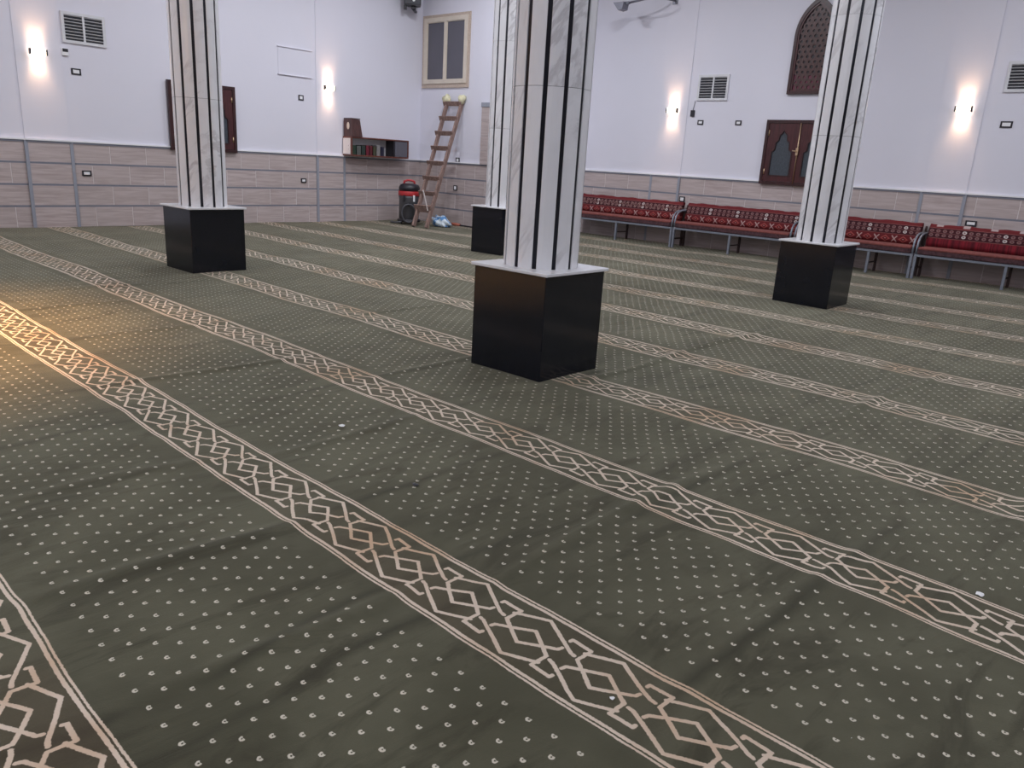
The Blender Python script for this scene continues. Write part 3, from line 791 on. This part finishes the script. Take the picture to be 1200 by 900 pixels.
# ------------------------------------------------------------------ ladder leaning on the corner wall
tl = thing('ladder', 'weathered wooden ladder leaning on the wall below the cream window', 'ladder', (-13.0, 11.52, 0))
A, B = Vector((0, 0, 0)), Vector((-.36, 1.285, 2.72))
sd = Vector((1, .12, 0)).normalized()
for s in (-1, 1):
    bm = new(); bar(bm, A + sd * s * .19 + Vector((0, 0, 0.0)), B + sd * s * .215, .052, .085, sd); obj('rail', bm, M['ladder'], tl)
for k in range(8):
    f = .145 + k * (.985 - .145) / 7
    c = A.lerp(B, f) + Vector((0, -.055, 0)); hwid = .19 + .025 * f + .055
    bm = new(); bar(bm, c - sd * hwid, c + sd * (hwid - .02), .028, .10 if k else .16, Vector((0, .42, -1)).normalized().cross(sd)); obj('rung', bm, M['ladder'], tl)
for s in (-1, 1):
    bm = new()
    bmesh.ops.create_icosphere(bm, subdivisions=2, radius=.085)
    for v in bm.verts: v.co *= 1 + .25 * math.sin(60 * v.co.x + 45 * v.co.z + s * 2) + .15 * math.sin(70 * v.co.y - 40 * v.co.z); v.co.z *= 1.15
    for f_ in bm.faces: f_.smooth = True
    o = obj('rag_pad', bm, M['rag'], tl, B + sd * s * .215 + Vector((0, -.02, .055)))
    o['label'] = 'yellow rag tied round the rail top'
bm = new(); bar(bm, A + sd * .02 + Vector((-.06, .10, .80)), A + sd * .12 + Vector((0, .10, .36)), .022, .014, sd); o = obj('pale_stick', bm, M['stick'], tl)
o['label'] = 'thin pale stick across the lowest rungs'

# ------------------------------------------------------------------ drum vacuum cleaner
t = thing('vacuum_cleaner', 'grey drum vacuum cleaner with black and red head, left of the ladder', 'vacuum', (-13.68, 11.78, 0.012), math.radians(49))
bm = new(); lathe(bm, [(.20, .10), (.225, .12), (.225, .56), (.235, .58), (.235, .62)], 32); obj('drum', bm, M['drum'], t)
bm = new(); lathe(bm, [(.242, .62), (.246, .63), (.246, .71), (.24, .72)], 32); obj('clamp_ring', bm, M['red'], t)
bm = new(); lathe(bm, [(.235, .72), (.235, .80), (.20, .86), (.12, .885)], 32); mh = obj('motor_head', bm, M['dark_plastic'], t)
bm = new(); tube(bm, [(-.12, 0, .86), (-.11, 0, .93), (-.04, 0, .955), (.04, 0, .955), (.11, 0, .93), (.12, 0, .86)], .026, 10); obj('carry_handle', bm, M['red'], mh)
bm = new(); lathe(bm, [(.25, .045), (.265, .06), (.255, .10), (.20, .115)], 28); br = obj('base_ring', bm, M['dark_plastic'], t)
for k in range(4):
    a = PI / 4 + k * PI / 2
    bm = new(); tube(bm, [(.23 * math.cos(a) - .015, .23 * math.sin(a), .030), (.23 * math.cos(a) + .015, .23 * math.sin(a), .030)], .03, 12); obj('castor', bm, M['dark_plastic'], br)
for s in (-1, 1):
    obj('latch', box(new(), s * .11 - .02, s * .11 + .02, -.246, -.215, .50, .64, .004), M['white_plastic'] if s > 0 else M['dark_plastic'], t)
bm = new(); tube(bm, [(0, -.22, .42), (0, -.27, .43), (.02, -.29, .45)], .03, 12); il = obj('inlet', bm, M['dark_plastic'], t)
bm = new(); hp = []
for k in range(64):
    a = k / 63 * 2 * PI * 2.0 + PI * .5
    hp.append((.155 * math.cos(a), -.285 - .035 * k / 63, .245 + .195 * math.sin(a)))
hp = [(0.02, -.29, .45)] + hp
tube(bm, hp, [.019 + .002 * (i % 2) for i in range(len(hp))], 10); hs = obj('hose', bm, M['hose'], t)
bm = new(); tube(bm, [(-.16, -.33, .06), (-.30, -.30, .035), (-.40, -.14, .03), (-.38, .05, .03)], .020, 10); obj('hose_end', bm, M['hose'], hs)

# ------------------------------------------------------------------ on the floor by the ladder
bm = new(); bmesh.ops.create_icosphere(bm, subdivisions=4, radius=1)
rs = random.Random(5)
ph = [(rs.uniform(2, 7), rs.uniform(2, 7), rs.uniform(2, 7), rs.uniform(0, 6)) for _ in range(7)]
for v in bm.verts:
    q = v.co.copy(); n_ = sum(math.sin(a * q.x + b * q.y + c * q.z + d) for a, b, c, d in ph) / 7
    q *= 1 + .45 * n_; v.co = Vector((q.x * .27, q.y * .17, max(-.02, q.z * .13 + .07 - q.x * .04)))
o = obj('plastic_bag', bm, M['bag'], None, (-12.98, 12.15, .026)); tag(o, 'crumpled blue and white plastic bag on the carpet by the ladder', 'bag')
t = thing('hand_tool', 'long black tool with orange grip lying against the tiles right of the bag', 'tool', (-12.66, 12.52, .008), math.radians(12))
bm = new(); tube(bm, [(-.32, 0, .05), (-.20, -.01, .045), (-.08, 0, .04)], [.030, .036, .028], 10); obj('grip', bm, M['orange'], t)
bm = new(); bar(bm, (-.09, 0, .035), (.26, 0, .022), .05, .028, (0, 1, 0)); obj('blade', bm, M['dark_plastic'], t)

# ------------------------------------------------------------------ benches
def bench(x0, x1, legs, kind, label, arms=(1, 1)):
    L = x1 - x0
    t = thing('bench', label, 'bench', (x0, 14.08, 0), 0, 'long steel benches with woven cushions along the back wall')
    obj('front_rail', box(new(), 0, L, 0, .04, .362, .402, .003), M['steel'], t)
    obj('rear_rail', box(new(), 0, L, .44, .48, .362, .402, .003), M['rust'], t)
    for e in (0, L - .04): obj('end_rail', box(new(), e, e + .04, .04, .44, .362, .402, .002), M['steel'], t)
    for lx in legs:
        lx -= x0
        obj('leg', box(new(), lx, lx + .042, 0, .042, -.004, .362, .003), M['steel'], t)
        obj('rear_leg', box(new(), lx + .0, lx + .04, .44, .48, -.004, .362, .003), M['rust'], t)
        obj('back_post', (lambda b: (bar(b, (lx + .02, .50, .38), (lx + .02, .60, .84), .03, .03, (1, 0, 0)), b)[1])(new()), M['rust'], t)
        obj('stretcher', box(new(), lx + .008, lx + .030, .042, .44, .16, .18), M['rust'], t)
    # seat
    sb = new(); box(sb, .045, L - .045, -.012, .46, .402, .505, .02, 2)
    s = obj('seat_cushion', sb, M['seat_front'], t)
    obj('seat_cover', box(new(), .043, L - .043, -.020, .44, .478, .524, .018, 2), M['seat_top'], s)
    # leaning back cushion, softly wavy along its top
    bm = new(); nx = int(L / .07); prof = [(.375, .520), (.345, .60), (.385, .74), (.43, .86), (.455, .893), (.50, .893), (.525, .86), (.47, .62), (.46, .520)]
    rings = []
    rr = random.Random(int(-x0 * 100))
    for i in range(nx + 1):
        x = .05 + (L - .10) * i / nx
        wv = .006 * math.sin(x * 9 + x0) + .004 * math.sin(x * 23)
        rings.append([bm.verts.new((x, a + .004 * math.sin(x * 13 + k), b + (wv if b > .8 else 0))) for k, (a, b) in enumerate(prof)])
    n = len(prof)
    for a, b in zip(rings, rings[1:]):
        for k in range(n):
            f = bm.faces.new((a[k], a[(k + 1) % n], b[(k + 1) % n], b[k])); f.smooth = True
    bm.faces.new(rings[0]); bm.faces.new(rings[-1][::-1]); bmesh.ops.recalc_face_normals(bm, faces=bm.faces[:])
    obj('back_cushion', bm, M[kind], t)
    for e, on in ((0.02, arms[0]), (L - .02, arms[1])):
        if not on: continue
        bm = new(); tube(bm, [(e, .02, .40), (e, .02, .52), (e, .05, .62), (e, .12, .69), (e, .24, .725), (e, .42, .735), (e, .55, .735)], .017, 10); obj('arm_tube', bm, M['steel'], t)
bench(-10.95, -8.19, [-10.95, -9.59, -8.232], 'kilim_wave', 'red patterned bench nearest the ladder, left end behind the nearest column')
bench(-8.17, -5.70, [-8.17, -6.93, -5.742], 'kilim', 'red patterned bench below the dark shutters, second from the ladder')
bench(-5.66, -3.60, [-5.66, -4.325, -3.642], 'kilim', 'red patterned bench behind the right column, third from the ladder')
bench(-3.58, -0.92, [-3.58, -2.26, -0.962], 'kilim_stripe', 'bench with red striped lower cover, at the right edge of the photo')

# ------------------------------------------------------------------ scraps on the carpet
def scrap(x, y, r, seed, label, mat='paper', h=.012):
    bm = new(); rs = random.Random(seed); n = 9
    ring = [bm.verts.new((r * rs.uniform(.6, 1.1) * math.cos(2 * PI * k / n), r * rs.uniform(.5, .9) * math.sin(2 * PI * k / n), rs.uniform(.001, h * .6))) for k in range(n)]
    top = bm.verts.new((0, 0, h)); bot = bm.verts.new((0, 0, 0))
    for k in range(n):
        bm.faces.new((ring[k], ring[(k + 1) % n], top)); bm.faces.new((ring[(k + 1) % n], ring[k], bot))
    o = obj('paper_scrap' if mat == 'paper' else 'dark_lint', bm, M[mat], None, (x, y, .004), (0, 0, rs.uniform(0, 3)))
    tag(o, label, 'scrap' if mat == 'paper' else 'lint', 'scraps lying on the carpet')
scrap(-3.418, 2.477, .024, 1, 'white paper scrap between the second and third bands, near the middle')
scrap(-0.345, 3.201, .022, 2, 'white scrap at the edge of a carpet band, right edge of the photo')
scrap(-0.426, 2.018, .014, 3, 'tiny white scrap in the right foreground of the carpet', h=.006)
scrap(-0.996, 1.672, .010, 4, 'tiny white scrap on the nearest full carpet band', h=.006)
scrap(-2.53, 2.251, .020, 5, 'small round dark spot of lint on the green carpet', 'dark_plastic', .008)

# ------------------------------------------------------------------ lamps above the frame
LAMP_LABELS = ['square ceiling light panel above the leftmost wall lamp', 'square ceiling light panel above the left dark shutters', 'square ceiling light panel nearest the loudspeaker',
    'added fill light panel above the left foreground, outside the photo', 'square ceiling light panel between the four marble columns', 'square ceiling light panel before the middle vent grille',
    'added fill light panel behind the camera', 'square ceiling light panel right of the nearest marble column', 'square ceiling light panel above the rightmost bench', 'added fill light panel far right, outside the photo']
for i, (x, y, wt) in enumerate(LAMPS):
    t = thing('ceiling_light', LAMP_LABELS[i], 'light', (x, y, CEIL), 0, 'square ceiling light panels above the frame')
    F = lambda a, b, d: Vector((a, b, -d))
    R = lambda h: [(-h, -h), (h, -h), (h, h), (-h, h)]
    obj('lamp_frame', ring_prism(new(), R(.33), R(.29), F, 0, .06), M['vent'], t)
    obj('diffuser', box(new(), -.29, .29, -.29, .29, -.05, -.03), M['panel_glow'], t)
t = thing('hanging_lamp', 'warm hanging lamp with a round shade above the left foreground', 'lamp', PEND)
bm = new(); tube(bm, [(0, 0, .12), (0, 0, CEIL - PEND[2])], .008, 8); obj('cord', bm, M['dark_plastic'], t)
bm = new(); rings = []
for (r, z) in [(.05, .16), (.12, .12), (.20, .02), (.24, -.10), (.232, -.10), (.19, .015), (.11, .11), (.04, .15)]:
    rings.append([bm.verts.new((r * math.cos(2 * PI * k / 28), r * math.sin(2 * PI * k / 28), z)) for k in range(28)])
for a, b in zip(rings, rings[1:] + rings[:1]):
    for k in range(28):
        f = bm.faces.new((a[k], a[(k + 1) % 28], b[(k + 1) % 28], b[k])); f.smooth = True
obj('lamp_shade', bm, M['brass'], t)
bm = new(); lathe(bm, [(.02, .11), (.055, .06), (.06, .0), (.03, -.05)], 18); obj('bulb', bm, M['pendant_glow'], t)
